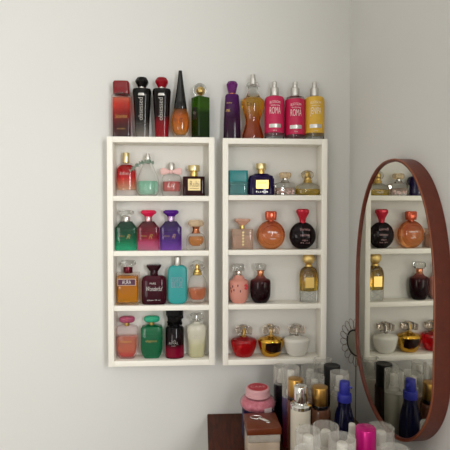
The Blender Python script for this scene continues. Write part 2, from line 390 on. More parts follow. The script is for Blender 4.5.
bd = b.part('body', BODY, [(8, B0), (10.8, 190.5), (11.4, 184), (9.8, 175), (6, 166), (3.4, 160.5), (3, 159)], d=.75, smooth=True)
b.part('liquid', mat('mint_liquid', '9fdcc0', .12, trans=.8, stops=[(0, 'b8ccc2'), (.5, '90b8a8'), (1, '7cac9a')]), [(7, 193), (9.6, 189.6), (10.2, 184), (9.6, 179.8)], d=.72, smooth=True, parent=bd)
b.part('sprayer', SATIN, [(2.9, 160.4), (2.9, 156), (2.1, 155.6), (2.1, 152.4)])
bm = bmesh.new()
for i in range(75):
    t = i/74; X = 154.3-21.5*t; Y = 161.5+9*t**1.6-2.2*math.sin(t*PI)
    if t > .42 and False: continue
    p = Vector(((X-b.px)*b.k, (-4.6-5.6*min(1, t*1.6))*b.k, b.z(Y)))
    d = Vector((random.uniform(-1, 1), random.uniform(-.9, .5), random.uniform(-1, 1))).normalized()
    v = add_ball(bm, (0, 0, 0), .0036*random.uniform(.8, 1.5), (1, .55, .3), 8)
    bmesh.ops.rotate(bm, cent=(0, 0, 0), matrix=d.to_track_quat('X', 'Z').to_matrix(), verts=v)
    bmesh.ops.translate(bm, vec=p+d*.0032, verts=v)
g = finish('garland', bm, mat('sage_green', '5f7464', .6, noise=(300, 'a3b4a4')), b.t)
b = Bottle('clear rounded bottle with pink liquid and a pale pink ribbon bow at its neck', 171.6, B0, Z, group=GL)
bd = b.part('body', BODY, [(8.6, B0), (9.9, 191), (9.9, 180), (8.8, 174.5), (4.5, 171), (3.2, 168.5)], d=.7, smooth=True)
b.part('liquid', mat('pink_liquid', 'd8686c', .12, trans=.8, stops=[(0, 'e08a84'), (1, 'cc5a60')]), [(8.2, 189.8), (8.8, 187), (8.8, 180.2)], d=.64, parent=bd, ch=.0006)
b.text('Lu', 171, 184, 5, WINK, 6.8, shear=.3, width=7)
b.part('sprayer', SATIN, [(3.3, 169), (3.3, 163), (2.6, 161.3)])
bm = bmesh.new()
for sg in (-1, 1):
    pr = [(0.9, 0), (1.6, 2), (3.1, 6), (3.4, 9), (2.4, 10.4), (.4, 10.8)]
    rr = add_loft(bm, catmull([(w*b.k, zz*b.k) for w, zz in pr], 3), lambda w: w*.35, 2, 14)
    vs = [v for r in rr for v in r]
    bmesh.ops.rotate(bm, cent=(0, 0, 0), matrix=Matrix.Rotation(sg*PI/2*.97, 3, 'Y'), verts=vs)
    bmesh.ops.translate(bm, vec=(0, -4.2*b.k, b.z(170.6)), verts=vs)
add_ball(bm, (0, -4.6*b.k, b.z(170.7)), 1.9*b.k, (1, .8, 1.1), 12)
finish('bow', bm, mat('pink_ribbon', 'e4b8b2', .6), b.t)
b = Bottle('dark brown square bottle with cream gold label and gold disc cap', 193.9, B0, Z, group=GL)
b.part('body', mat('dark_brown_glass', '2a0a0c', .08), [(10.8, B0), (10.8, 175.3)], n=8, d=.6, ch=.0012)
b.part('collar', GOLD, [(3.7, 175.8), (3.7, 169)]); b.part('cap', PGOLD, [(5.9, 169.8), (5.9, 164)], ch=.0012)
lb = b.plate('label', mat('cream_gold_foil', 'e6cf96', .35, .35), 188.2, 200.4, 177.8, 189.2, 6.5); b.text('Rubi', 194.6, 183, 6.2, mat('plum_ink', '4a1422', .5), 6.8, width=9, parent=lb)
b.text('~', 194.6, 187, 5, mat('plum_ink'), 6.8, width=9, parent=lb)

# ---- left unit, second board
Z = LT[2]; B0 = 250
def octo(px, label, bodym, capm, neckm, txt=None):
    b = Bottle(label, px, B0, Z, group=GL)
    bd = b.part('body', bodym, [(10.6, B0), (10.6, 227.5), (5.8, 221.3)], n=6, d=.62, ch=.0008, ang=25)
    bm = bmesh.new(); k = b.k; zc = b.z(236.5); h, w = 5.2*k, 7.2*k
    add_tube(bm, [(-w, -6.65*k, zc-h), (w, -6.65*k, zc-h), (w, -6.65*k, zc+h), (-w, -6.65*k, zc+h)], .0005, 6, True)
    finish('front_frame', bm, bodym, bd)
    b.part('neck', neckm, [(3.7, 222), (3.7, 216.5)])
    b.part('cap', capm, [(3.6, 217.4), (4.4, 215.6), (7.6, 213.4), (7.9, 211.6), (6.2, 210.2)], n=2.4, d=.75, ch=.0003)
    b.text('R', px+2.4, 236.5, 5, FINK, 6.5, shear=.4); b.text('eau', px-3.5, 235.5, 2.4, FINK, 6.5, width=5)
    return b
octo(126.6, 'emerald green bottle with sloping shoulders and clear flared cap, left end of the second board',
     mat('emerald_glass', '0c8464', .06, trans=.85, stops=[(0, '40b494'), (.3, '12805e'), (.5, '0a6446'), (1, '033626')]), CLEAR, SILV)
octo(148.6, 'crimson bottle fading to pink with flared magenta cap, between the emerald and violet bottles',
     mat('crimson_pink_ombre', 'a80a3a', .06, trans=.8, stops=[(0, 'e0a0b8'), (.28, 'c05c86'), (.42, '90082e'), (1, '4c0218')]), mat('magenta_crystal', 'c8204a', .06, trans=.4), mat('pink_metal', 'd8a0a4', .25, 1))
octo(171.2, 'violet bottle with sloping shoulders and flared purple cap, third on the second board',
     mat('violet_glass', '6a2c94', .06, trans=.85, stops=[(0, '8c5cb0'), (.35, '5c2c88'), (1, '2e0e54')]), mat('purple_cap', '4a1878', .08, trans=.3), mat('lilac_metal', 'c0a8d0', .25, 1))
b = Bottle('squat clear bottle with amber heart, rose gold neck and beige cushion cap', 196, B0, Z, group=GL)
bd = b.part('body', BODY, [(9.4, B0), (10, 247), (9.9, 240.5), (7.8, 235), (4.6, 233)], n=3.2, d=.65, smooth=True)
b.part('liquid', mat('amber_heart', 'c88a34', .1, trans=.8), [(4, 246), (6.5, 243.5), (7.6, 239.5), (6.4, 236.4)], d=.6, smooth=True, parent=bd)
b.part('neck', ROSE, [(4.4, 233.6), (3.2, 230.6), (3.2, 228.6), (4.6, 226.2)])
b.part('cap', glass('beige_crystal', 'e6d2b4', .7), [(6.6, 226.6), (7.9, 224.6), (7.9, 222.6), (6.4, 220.2)], n=3, d=.8, ch=.0006)

# ---- left unit, third board
Z = LT[1]; B0 = 304
b = Bottle('square amber bottle with purple name plate and glass ball cap', 128.2, B0, Z, group=GL)
bd = b.part('body', MATS['amber_base_glass'], [(11.4, B0), (11.4, 272.4)], n=9, d=.55, ch=.0012)
b.part('liquid', mat('orange_amber_liquid', 'e09a14', .08, trans=.8, stops=[(0, 'f0b024'), (.5, 'eca40c'), (1, 'dc9410')]), [(9.8, 301.6), (9.8, 275.4)], n=8, d=.48, parent=bd)
lb = b.plate('label', mat('beige_edge', 'c8a890', .4), 118.9, 136.9, 277.8, 284.8, 6.3)
b.plate('label_field', mat('plum_label', '4c1638', .4), 119.7, 136.1, 278.6, 284, 7.0, parent=lb, th=.0006); b.text('AURA', 127.9, 281.3, 4.4, WINK, 7.3, width=8.6, parent=lb)
b.part('collar', mat('burgundy_metal', '5c1020', .25, .6), [(4.6, 273), (4.6, 266.2)])
b.part('cap', CLEAR, [(4.5, 267), (7.4, 265), (7.8, 263.2), (6.6, 260.6)], n=2.6, smooth=True, d=.8)
b = Bottle('dark burgundy bottle with flared cap and white script reading Wonderful', 154.2, B0, Z, group=GL)
b.part('body', mat('burgundy_glass', '3a0612', .08, stops=[(0, '2c0410'), (1, '42081a')]), [(10.8, B0), (12, 302), (12.1, 299), (12.1, 281), (11.2, 277.6), (8.6, 275.6)], n=4, d=.52, ch=.0004)
b.part('neck', mat('burgundy_dark_cap', '2a0610', .12), [(4, 276.4), (3.8, 270)]); b.part('cap', mat('burgundy_dark_cap'), [(4.4, 271), (7.2, 266.6), (7.2, 264.9)], n=4, d=.75, ch=.0005)
b.text('Wonderful', 154.4, 288.3, 4.6, WINK, 6.4, width=15.5, shear=.35); b.text('PARIS', 153.6, 283, 2, WINK, 6.4, width=6); b.text('edition 75 ml', 154.4, 299.4, 1.3, WINK, 6.4, width=13)
b = Bottle('tall flat teal bottle with rounded corners and silver cylinder cap', 177.6, B0-.6, Z, group=GL)
def rr_profile(hw, y0, y1, r, k=6):
    p = []
    for i in range(k+1):
        a = PI/2*i/k; p.append((hw-r+r*math.sin(a), y0-r+r*math.cos(a)))
    for i in range(k+1):
        a = PI/2*i/k; p.append((hw-r+r*math.cos(a), y1+r-r*math.sin(a)))
    return p
b.part('body', mat('teal_satin', '2b9595', .35), rr_profile(9.5, B0-.6, 265, 5.5), n=5, hd=4.6, ch=0)
b.part('cap', SATIN, [(3.6, 265.6), (3.6, 256.8)])
tm = mat('mauve_ink', '9c9cb0', .5); b.text('EGEO', 177.2, 279.5, 5.4, tm, 4.7, width=11); b.text('BLUE', 177.2, 284.6, 5.4, tm, 4.7, width=11)
b = Bottle('egg-shaped clear bottle with peach liquid, gold neck and glass ring cap', 197.3, B0, Z, group=GL)
bd = b.part('body', BODY, [(5.5, B0-.2), (8.2, 299), (9.8, 291), (9, 282), (6.4, 276.6), (4, 275)], d=.68, smooth=True)
b.part('liquid', mat('peach_liquid', 'd88450', .1, trans=.8), [(5.6, 300), (7.4, 297.6), (8.8, 292), (8.7, 288.6)], d=.62, smooth=True, parent=bd)
b.part('neck', GOLD, [(4.4, 275.6), (4.4, 273), (3.4, 272.4), (3.4, 270.4)]); b.part('pin', GOLD, [(1.8, 270.6), (2.2, 267), (1.2, 264.8)])
def ring_cap(b, name, m, x, y, R, r, ex=1.0):
    bm = bmesh.new(); k = b.k
    add_tube(bm, [((x-b.px)*k+R*k*ex*math.cos(a), 0, b.z(y)+R*k*math.sin(a)) for a in [2*PI*i/28 for i in range(28)]], r*k, 10, True)
    return finish(name, bm, m, b.t)
ring_cap(b, 'ring', CLEAR, 197.8, 267, 4.6, 1.5, 1.25)

# ---- left unit, bottom board
Z = LT[0]; B0 = 359
def barrel(px, label, outer, liq, capm, full):
    b = Bottle(label, px, B0, Z, group=GL)
    bd = b.part('body', outer, [(7.2, B0), (9.6, 355), (10.7, 350), (10.7, 329.5), (9.6, 327.4), (5, 326.2)], n=4.5, d=.58, ch=.0003)
    if liq: b.part('liquid', liq, [(6, 357.4), (8.5, 353.6), (9.4, 349), (9.4, full)], n=4.5, d=.52, ch=.0002, parent=bd)
    b.part('neck', GOLD, [(2.5, 327), (2.5, 320.8), (1.4, 318.4)])
    b.part('cap', capm, [(3.6, 323.9), (7, 322.7), (7.8, 320.4), (7, 318.2), (4, 317.2)], n=2.6, d=.6, smooth=True)
    b.text('elegance', px, 341, 2.6, GINK, 6.3, width=11)
barrel(127.3, 'clear chamfered bottle with coral liquid and mauve oval cap, left end of the bottom board',
       clear_mat('rosy_clear_glass', 'c89898', .1, .7, .03, 2.4), mat('coral_liquid', 'e0705c', .1, trans=.8, stops=[(0, 'b83028'), (.15, 'c84838'), (.3, 'd48460'), (1, 'd48c6c')]), mat('mauve_crystal', '9c4866', .06, trans=.55), 337.4)
barrel(152, 'emerald chamfered bottle with sea green oval cap, second on the bottom board',
       mat('emerald_clear', '0c7850', .06, trans=.8), mat('deep_emerald_liquid', '04714a', .1, trans=.8), mat('seagreen_crystal', '2c9c7c', .06, trans=.55), 337.2)
b = Bottle('black cylindrical bottle turning red at the foot, with a tall jagged black cap', 174.8, B0, Z, group=GL)
b.part('body', mat('black_red_glass', '200008', .08, stops=[(0, '38020e'), (.08, '780a28'), (.3, '6e0824'), (.45, '180308'), (1, '060406')]), [(9.2, B0), (9.2, 330), (8, 328.2)], d=.8)
bm = bmesh.new()
zb = b.z(328.4); k = b.k
add_loft(bm, [(5.2*k, zb-.0003), (5.2*k, b.z(325)), (7*k, b.z(323)), (7.4*k, b.z(318)), (8.6*k, b.z(316.5)), (8.6*k, b.z(310.8))], lambda w: w*.72, 3, 24)
for i in range(46):
    a = random.uniform(0, 2*PI); zz = random.uniform(b.z(326.5), b.z(313)); R = (6.2 if zz < b.z(320) else 7.2)*k
    add_box(bm, (R*math.cos(a), R*.75*math.sin(a), zz), (.006, .006, .006), 0, Matrix.Rotation(random.uniform(0, 3), 3, (random.random(), random.random(), random.random()+.1)))
finish('cap', bm, mat('black_shard', '0c0b0c', .2), b.t, 10)
b.text('LA', 174.2, 341, 2, SINK, 7.5, width=4); b.text('RIVAL', 174.2, 343.4, 2.6, SINK, 7.5, width=9); b.text('noir', 174.2, 345.8, 1.5, SINK, 7.5, width=4)
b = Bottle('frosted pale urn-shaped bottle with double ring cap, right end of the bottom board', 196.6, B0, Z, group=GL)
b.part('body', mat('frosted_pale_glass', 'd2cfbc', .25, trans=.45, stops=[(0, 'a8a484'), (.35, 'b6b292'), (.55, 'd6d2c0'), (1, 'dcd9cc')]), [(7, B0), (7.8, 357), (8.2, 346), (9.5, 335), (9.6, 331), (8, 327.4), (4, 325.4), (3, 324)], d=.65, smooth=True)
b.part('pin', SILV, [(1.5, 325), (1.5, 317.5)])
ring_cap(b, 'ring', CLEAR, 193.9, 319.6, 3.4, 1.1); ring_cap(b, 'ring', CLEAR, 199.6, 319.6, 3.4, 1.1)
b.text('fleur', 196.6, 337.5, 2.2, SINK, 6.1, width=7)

# ---- right unit, top board
Z = RT[3]; B0 = 194.6
b = Bottle('squat square bottle with big teal block cap', 237.8, B0, Z, group=GR)
bd = b.part('body', glass('smoky_teal_glass', '6aa4a4', .8), [(9.2, B0), (9.2, 181.2)], n=8, d=.7)
b.part('liquid', mat('dark_teal_liquid', '0e4c50', .1, trans=.4), [(7.6, 193), (7.6, 184.5)], n=6, d=.6, parent=bd)
b.part('cap', mat('teal_plastic', '137a7c', .3), [(9.6, 181.4), (9.6, 170.3)], n=9, d=.75, ch=.0006)
b = Bottle('wide dark violet bottle with gold label and gold disc cap', 261, B0, Z, group=GR)
b.part('body', mat('dark_violet_glass', '180c34', .06, trans=.2), [(12.4, B0), (12.9, 193), (12.9, 179), (11.6, 175.4), (7, 173.2)], n=3.6, d=.55, ch=.0004)
b.part('neck', GOLD, [(3.4, 174), (3.4, 168.2)]); b.part('cap', PGOLD, [(5.2, 168.8), (5.2, 163)], ch=.001)
lb = b.plate('label', GOLD, 255.2, 267.4, 179.8, 188.2, 7.2); b.text('LEXUR', 261.3, 182.5, 2.4, INK, 7.5, width=8, parent=lb); b.text('ELIXIR', 261, 191.4, 1.6, SINK, 7.2, width=12)
b = Bottle('small clear square bottle with faceted pale gold cap', 285, B0, Z, group=GR)
bd = b.part('body', CLEAR, [(9.9, B0), (9.9, 184), (9, 182.4), (4, 181.2), (3, 179)], n=7, d=.6, ang=25)
b.part('liquid', mat('blush_liquid', 'e0c4b4', .1, trans=.7), [(8.2, 193), (8.2, 187)], n=6, d=.5, parent=bd)
b.part('neck', SILV, [(2.4, 179.5), (2.4, 176.4)]); b.part('cap', glass('champagne_crystal', 'e0cba8', .7), [(4.6, 177.8), (6.2, 175.6), (6.2, 173), (5.2, 171.8)], facets=10, ch=0, ang=20, d=.8)

bm = bmesh.new()
for i in range(14): add_ball(bm, (random.uniform(-8, 8)*b.k, -6.1*b.k, b.z(random.uniform(189.5, 193))), random.uniform(.6, 1.2)*b.k, (1, .25, 1), 8)
finish('flower_print', bm, mat('flower_white', 'e8d4cc', .4, noise=(260, 'b87a70')), b.t)
b = Bottle('low wide clear bottle with yellow liquid, gold neck and round glass cap', 307.6, B0, Z, group=GR)
bd = b.part('body', CLEAR, [(10, B0), (12, 192.5), (12, 188), (10.5, 184.6), (5.5, 182.4), (4, 181.6)], n=3, d=.58, smooth=True)
b.part('liquid', mat('lemon_liquid', 'e0c038', .1, trans=.8), [(9.4, 193.4), (10.8, 191.8), (10.8, 188.4)], n=3, d=.5, ch=.0003, parent=bd)
b.part('neck', GOLD, [(3.8, 182.2), (4.4, 180), (3.2, 178.8), (3.2, 176)]); c_ = b.ball('stopper', CLEAR, 307.2, 174.2, 5.6, (1.15, .7, .85)); b.ball('bead', GOLD, 307.2, 174.4, 2.8, (1, .8, 1.1), parent=c_)

# ---- right unit, second board
Z = RT[2]; B0 = 249.8
b = Bottle('beige rectangular glass bottle with flared cap', 242.3, B0, Z, group=GR)
bd = b.part('body', glass('beige_glass', 'e8ccb8', .75), [(10.6, B0), (10.6, 229.6)], n=8, d=.55, ch=.0012)
b.part('liquid', mat('nude_liquid', 'cfa890', .12, trans=.5), [(8.8, 248), (8.8, 236)], n=6, d=.45, parent=bd)
b.part('neck', GOLD, [(2.4, 230), (2.2, 225)]); b.part('cap', mat('nude_crystal', 'd8ae98', .08, trans=.6), [(3.4, 226), (4.4, 224.6), (8, 221.2), (8, 219.4)], n=4, d=.7, ch=.0005)
bm = bmesh.new()
for y_ in (233, 236, 239, 242, 245): add_ball(bm, (.3*b.k, -5.9*b.k, b.z(y_)), 1.3*b.k, (1, .3, .9), 8)
finish('ornament', bm, PGOLD, b.t)
def disc(px, cyy, r, top, label, bodym, capm, capprof, caphd, txts, inkm, ring=None):
    b = Bottle(label, px, B0, Z, group=GR)
    prof = []
    for i in range(15):
        a = -PI/2+.32+(PI-.52)*i/14; prof.append((r*math.cos(a), cyy-r*math.sin(a)))
    z0 = prof[0][1]; prof = [(w, B0 - (z0-y)*(B0-prof[-1][1])/(z0-prof[-1][1])) for w, y in prof]
    bd = b.part('body', bodym, prof, d=.52, ch=0)
    b.part('neck', capm, [(3, 225), (3, 220)])
    b.part('cap', capm, capprof, n=3.2, d=.7, ch=.0006)
    for (t_, yy, h, w, arc) in txts: b.text(t_, px+1, yy, h, inkm, r*.5, width=w, arc=arc)
    if ring:
        bm = bmesh.new(); k = b.k
        add_tube(bm, [((r*.66*math.cos(a))*k, -r*.42*k, b.z(cyy)+r*.66*math.sin(a)*k) for a in [2*PI*i/30 for i in range(30)]], .0006, 6, True)
        finish('front_ring', bm, ring, bd)
disc(270.7, 235.6, 14.4, 0, 'round orange disc bottle with copper cap',
     mat('orange_glass', 'b87040', .06, trans=.8, stops=[(0, 'bc8c58'), (.5, 'b87848'), (1, '9c4c2c')]), mat('copper_cap', 'a8482e', .12, .35, trans=.2),
     [(5.2, 221), (5.8, 217), (5.8, 213), (5, 212)], 0, [('Wonder', 233, 2.4, 10, .001), ('eau', 239, 1.6, 5, None)], SINK, mat('orange_glass'))
disc(302.4, 236.2, 13.4, 0, 'round black disc bottle with flared red cap',
     mat('black_plum_glass', '12060a', .06), mat('ruby_cap', 'a01228', .08, .2, trans=.3),
     [(2.9, 222.8), (3.4, 219.6), (6.4, 213.4), (6.2, 210.8), (5, 210)], 0, [('floratta', 230.5, 2.6, 10, .0012), ('DIAMOND', 236, 2, 9, None), ('night', 240.8, 1.5, 6, None), ('75 ml', 243.6, 1.2, 9, None)], mat('pink_ink', 'd8a8a8', .4))

# ---- right unit, third board
Z = RT[1]; B0 = 304.6
b = Bottle('matte pink rounded bottle with painted red flower and clear cap', 238.7, B0, Z, group=GR)
PR = [(6.2, B0), (8.6, 301), (9.8, 296), (9.9, 286), (9.2, 283), (5.8, 280.4), (3.6, 277)]
b.part('body', mat('matte_pink', 'd48f80', .45), PR, d=.8, smooth=True)
b.part('collar', mat('shiny_steel', 'd0c4bc', .12, 1), [(2.9, 277.8), (2.9, 272.2)]); b.part('cap', CLEAR, [(5.2, 273), (6, 270.5), (6, 267.6), (5, 266)], n=3, d=.85, ch=.0005)
bm = bmesh.new()
for i in range(6):
    a = i*PI/3; add_ball(bm, ((6.2+1.7*math.cos(a))*b.k, -6.4*b.k, b.z(288)+1.7*b.k*math.sin(a)), 1.25*b.k, (1, .35, 1), 10)
finish('flower', bm, mat('flower_red', 'b8202c', .4), b.t)
bm = bmesh.new()
for x_, y_ in ((-8, 289.5), (-6.4, 287.6), (-5.2, 291), (-7.4, 292.4), (-1.5, 286.5), (1, 292)): add_ball(bm, (x_*b.k, -(7.9**2*max(0, 1-(x_/9.9)**2))**.5*b.k-.0002, b.z(y_)), 1*b.k, (.6, .3, 1.3), 8)
finish('leaves', bm, mat('leaf_plum', '5c2a2c', .5), b.t)
b = Bottle('dark wine rounded bottle with copper collar and clear cap, beside the matte pink bottle', 260.4, B0, Z, group=GR)
b.part('body', mat('wine_glass', '26060c', .06, stops=[(0, '100308'), (.6, '20050a'), (.8, '340a10'), (1, '8a5048')]), [(6.2, B0), (8.8, 301), (10.1, 296), (10.2, 285), (9.2, 282), (5.6, 280), (3.6, 277.6)], d=.8, smooth=True)
b.part('collar', ROSE, [(3.3, 278.4), (3.3, 271.8)]); b.part('cap', CLEAR, [(4.8, 272.6), (5.8, 270.5), (5.8, 267.2), (4.8, 266)], n=3, d=.85, ch=.0005)
b = Bottle('tall golden oval bottle with gold ball cap and clear foot', 308.4, B0, Z, group=GR)
bd = b.part('body', CLEAR, [(8, B0), (8.8, 302), (9.1, 290), (9.2, 278), (7.4, 272), (4.4, 269.6), (3, 268.6)], d=.62, smooth=True)
b.part('liquid', mat('olive_gold_liquid', 'a88a1c', .1, trans=.8, stops=[(0, 'ccb444'), (.4, 'bc9c28'), (1, '7c5c10')]), [(6.8, 293.5), (8.1, 291), (8.3, 279), (6.4, 273), (4, 271)], d=.56, smooth=True, parent=bd)
b.plate('label', GOLD, 303.8, 312.6, 279.4, 289.8, 6.0)
bm = bmesh.new(); k = b.k
for sg in (-1, 1): add_tube(bm, [(sg*6*k, -5*k, b.z(301.5)), (0, -6.1*k, b.z(297.5)), (-sg*6.5*k, -5*k, b.z(293.6))], .0007, 6)
finish('cross_cut', bm, glass('cut_glass', 'ffffff', .6), bd)
b.part('collar', GOLD, [(3.4, 269.6), (3.4, 267.2)]); b.ball('cap', mat('hammered_gold', 'f2d898', .5, 1, noise=(120, 'd8b468')), 308.3, 261.4, 6.2, (1, .75, 1))

# ---- right unit, bottom board
Z = RT[0]; B0 = 358.6
def bowl(px, label, bodym, topm, capm, pinm, patch=None):
    b = Bottle(label, px, B0, Z, group=GR)
    b.part('body', bodym, [(6.2, B0), (8.6, 357.2), (11.2, 352), (12.9, 345), (12.9, 342.6), (11.4, 340.8)], d=.72, smooth=True)
    b.part('shoulder', topm, [(11.5, 341), (8.5, 339.8), (4.5, 339.2), (3.2, 338.2)], d=.72, ch=.0002)
    b.part('pin', pinm, [(3, 338.8), (1.5, 337.2), (1.6, 332), (1.1, 330)])
    bm = bmesh.new(); k = b.k
    for cx_, w_, zt_, zb_ in ((-4.9, 3.1, 329, 336), (0, 3.6, 327.6, 335), (4.9, 3.1, 329, 336)):
        add_box(bm, (cx_*k, 0, (b.z(zt_)+b.z(zb_))/2), (2*w_*k, 9*k, b.z(zt_)-b.z(zb_)), 1.1*k, Matrix.Rotation(cx_*.03, 3, 'Y'))
    finish('cap', bm, capm, b.t, 20)
    if patch:  # dark reflection in the metal, modelled as a thin patch on the front
        bm = bmesh.new(); vs = []
        for i in range(9):
            col = []
            for j in range(5):
                x = -6.5+15.5*i/8; yy = 343.5+(j/4)*(9.5 if i > 3 else 6.5+i)+.5*math.sin(i*1.3)
                w = .35 + (12.9 if yy < 345 else 12.9-(yy-345)*.243 if yy < 352 else 11.2-(yy-352)*.5)
                x = min(max(x, -w*.92), w*.92)
                col.append(bm.verts.new((x*k, -.72*k*(w*w-x*x)**.5-.0007, b.z(yy))))
            vs.append(col)
        for i in range(8):
            for j in range(4): bm.faces.new((vs[i][j], vs[i+1][j], vs[i+1][j+1], vs[i][j+1]))
        r = bmesh.ops.solidify(bm, geom=bm.faces[:], thickness=.0004)
        finish('front_reflection', bm, patch, b.t)
CC = thin('bowl_cap_glass', 'e8dcd2', .35, .05)
bowl(243.8, 'red glass bowl-shaped bottle with clear block cap, left of the three bowls', mat('ruby_bowl', 'a00a16', .07, trans=.8), mat('ruby_top', '7c1216', .1, trans=.3), glass('block_cap_clear', 'f4ece4'), GOLD)
bowl(270.8, 'gold metallic bowl-shaped bottle with dark reflection patch and clear block cap', mat('gold_bowl', 'c89a3c', .12, 1), mat('gold_bowl'), glass('block_cap_clear'), GOLD, mat('dark_bronze_reflection', '2a120c', .1, coat=.5))
bowl(296.4, 'white bowl-shaped bottle with clear block cap, right of the three bowls', mat('white_glaze', 'd6d2c8', .2, coat=.3), mat('white_glaze'), glass('block_cap_clear'), SILV)

# ------------------------------------------------------------------ dresser
ZD = -.175
DX0, DX1, DD = .287, .735, .72
d = thing('dresser', 'dark brown wooden dresser in the corner below the right shelf', 'dresser', ((DX0+DX1)/2, -DD/2, ZF))
hh = ZD-ZF; wd = DX1-DX0-.016
box('top', (-.006, .002, hh-.011), (wd, DD-.006, .022), M_DRESS, d, .002)
box('carcass', (-.006, .01, (hh-.022)/2+.03), (wd-.02, DD-.04, hh-.084), M_DRESS, d, .002)
for i in range(4):
    dr = box('drawer', (-.006, -DD/2+.024, .12+i*.165), (wd-.05, .018, .15), M_DRESS, d, .003)
    box('handle', (-.006, -DD/2+.008, .12+i*.165), (.1, .014, .012), SATIN, dr, .003)
for sx in (-1, 1):
    for sy in (-1, 1): box('leg', (-.006+sx*(wd/2-.04), .01+sy*(DD/2-.06), .02), (.04, .04, .04), M_DRESS, d, .002)

# ------------------------------------------------------------------ things on the dresser
GD = 'cosmetics crowded on the dresser'
def lathe(name, m, prof, parent, x=0, y=0, K=32, ang=35):
    bm = bmesh.new(); add_loft(bm, prof, lambda w: w, 2, K, x, y); return finish(name, bm, m, parent, ang)
FROST = clear_mat('frosted_cap', 'e0dcd4', .2, .6, .2, 2.6)
def shell_cap(parent, r, z0, z1, m=FROST):
    bm = bmesh.new(); w = .0011
    pr = [(r, z0), (r, z1-.0012), (r-.0005, z1), (r-w, z1-.0004), (r-w, z0)]
    K = 36; rings = [[bm.verts.new((a*math.cos(2*PI*i/K), a*math.sin(2*PI*i/K), z)) for i in range(K)] for a, z in pr]
    for r0, r1 in zip(rings, rings[1:]+rings[:1]):
        for i in range(K): bm.faces.new((r0[i], r0[(i+1) % K], r1[(i+1) % K], r1[i]))
    c = finish('cap', bm, m, parent)
    lathe('cap_top', CAPTOP, [(r-w-.0001, z1-.0035), (r-w-.0001, z1-.0026)], c)
    return c
CAPTOP = clear_mat('clear_cap_top', 'e2ded6', .05, .1, .1, 2)
def capped(x, y, ztop, r, label, bodym, nozm=None, caph=.052, body_top=None, capm=FROST, cap=True, cat='body spray', name='body_spray_bottle'):
    t = thing(name, label, cat, (x, y, ZD+.0003), 0, GD); H = ztop-ZD
    zb = H-caph
    lathe('body', bodym, chamfer([(r*.985, 0), (r*.985, zb-.006), (r*.8, zb-.001)], .0015), t)
    lathe('pump_collar', nozm or WINK, chamfer([(r*.52, zb-.002), (r*.52, zb+.012)], .0008), t)
    n = lathe('pump_head', nozm or WINK, chamfer([(r*.4, zb+.012), (r*.38, H-.010 if cap else H), ], .002), t)
    if cap: shell_cap(t, r, zb-.004, H, capm)
    return t
WPUMP = mat('cream_plastic', 'dedad0', .4)
PALE = mat('pale_lotion', 'cfc6b8', .25, trans=.3); BEIGE = mat('beige_lotion', 'b89c86', .25, trans=.25)
capped(.4985, -.117, .012, .0212, 'tall clear-capped spray with black body, furthest left of the dresser bottles', mat('black_body', '120e14', .25), WPUMP, .045)
capped(.510, -.199, .038, .0230, 'clear-capped spray with purple to red body, behind the silver-capped tube', mat('purple_red_body', '5a3a80', .25, stops=[(0, '8c1c2c'), (.4, '7a2440'), (.7, '40365c'), (1, '5a5272')]), WPUMP, .075)
capped(.586, -.105, .005, .0265, 'clear-capped pale spray at the back, under the middle of the right shelf', PALE, WPUMP)
capped(.572, -.209, .015, .0258, 'clear-capped beige spray standing behind the large gold-capped bottle', BEIGE, WPUMP)
capped(.631, -.077, .016, .0265, 'clear-capped pale spray at the very back, beside the black-capped bottle', PALE, WPUMP)
capped(.635, -.222, .029, .0245, 'clear-capped spray between the black-capped bottle and the blue spray', mat('grey_mist', 'a8a496', .2, trans=.4), WPUMP)
t = thing('lotion_bottle', 'dark bottle with tall matte black cap at the back of the dresser', 'lotion bottle', (.6325, -.163, ZD+.0003), 0, GD)
lathe('body', mat('dark_brown_body', '2c1a18', .25, trans=.2), chamfer([(.0245, 0), (.0245, .14)], .002), t)
lathe('cap', mat('matte_black', '0c0b0c', .45), [(.0215, .139), (.0228, .199), (.0225, .2015), (.021, .2025), (.019, .2018), (.001, .2015)], t)
def gold_top(x, y, ztop, r, rc, label, bodym, caph=.045):
    t = thing('body_splash_bottle', label, 'body splash', (x, y, ZD+.0003), 0, GD); H = ztop-ZD
    lathe('body', bodym, chamfer([(r, 0), (r, H-caph-.016), (r*.93, H-caph-.008)], .001), t)
    lathe('collar', BLACKG, chamfer([(rc*1.02, H-caph-.009), (rc*1.02, H-caph+.001)], .0006), t)
    lathe('cap', GOLD_CAP, chamfer([(rc, H-caph), (rc, H)], .001), t)
GOLD_CAP = mat('brushed_gold_cap', 'bf9450', .3, 1)
gold_top(.5115, -.252, .026, .0225, .0188, 'brown bottle with smaller gold cap, behind the silver-capped tube', mat('brown_splash', '5c3428', .15, trans=.35))
gold_top(.567, -.282, .016, .0262, .0195, 'brown bottle with large gold cap, right of the silver-capped tube', mat('brown_splash2', '5a3828', .15, trans=.4))
t = thing('serum_bottle', 'cream tube bottle with shiny silver cap and ring, in front of the gold caps', 'serum bottle', (.513, -.303, ZD+.0003), 0, GD)
H = .022-ZD
lathe('body', mat('cream_translucent', 'd8d0c0', .2, trans=.3), chamfer([(.0245, 0), (.0245, H-.052), (.0235, H-.046)], .0012), t)
lathe('ring', mat('chrome', 'e2e2e0', .08, 1), [(.0238, H-.05), (.0252, H-.0485), (.0252, H-.041), (.0215, H-.037), (.0172, H-.036)], t)
lathe('cap', mat('chrome'), chamfer([(.0166, H-.037), (.0158, H+.005)], .0012), t)
text_mesh('lettering', 'Yes', .018, mat('grey_ink', '7a746a', .5), t, 0, -.0247, H-.085, bend=.0247, shear=.3)
text_mesh('lettering', 'nourishing', .008, mat('grey_ink'), t, .0, -.0247, H-.1, bend=.0247)
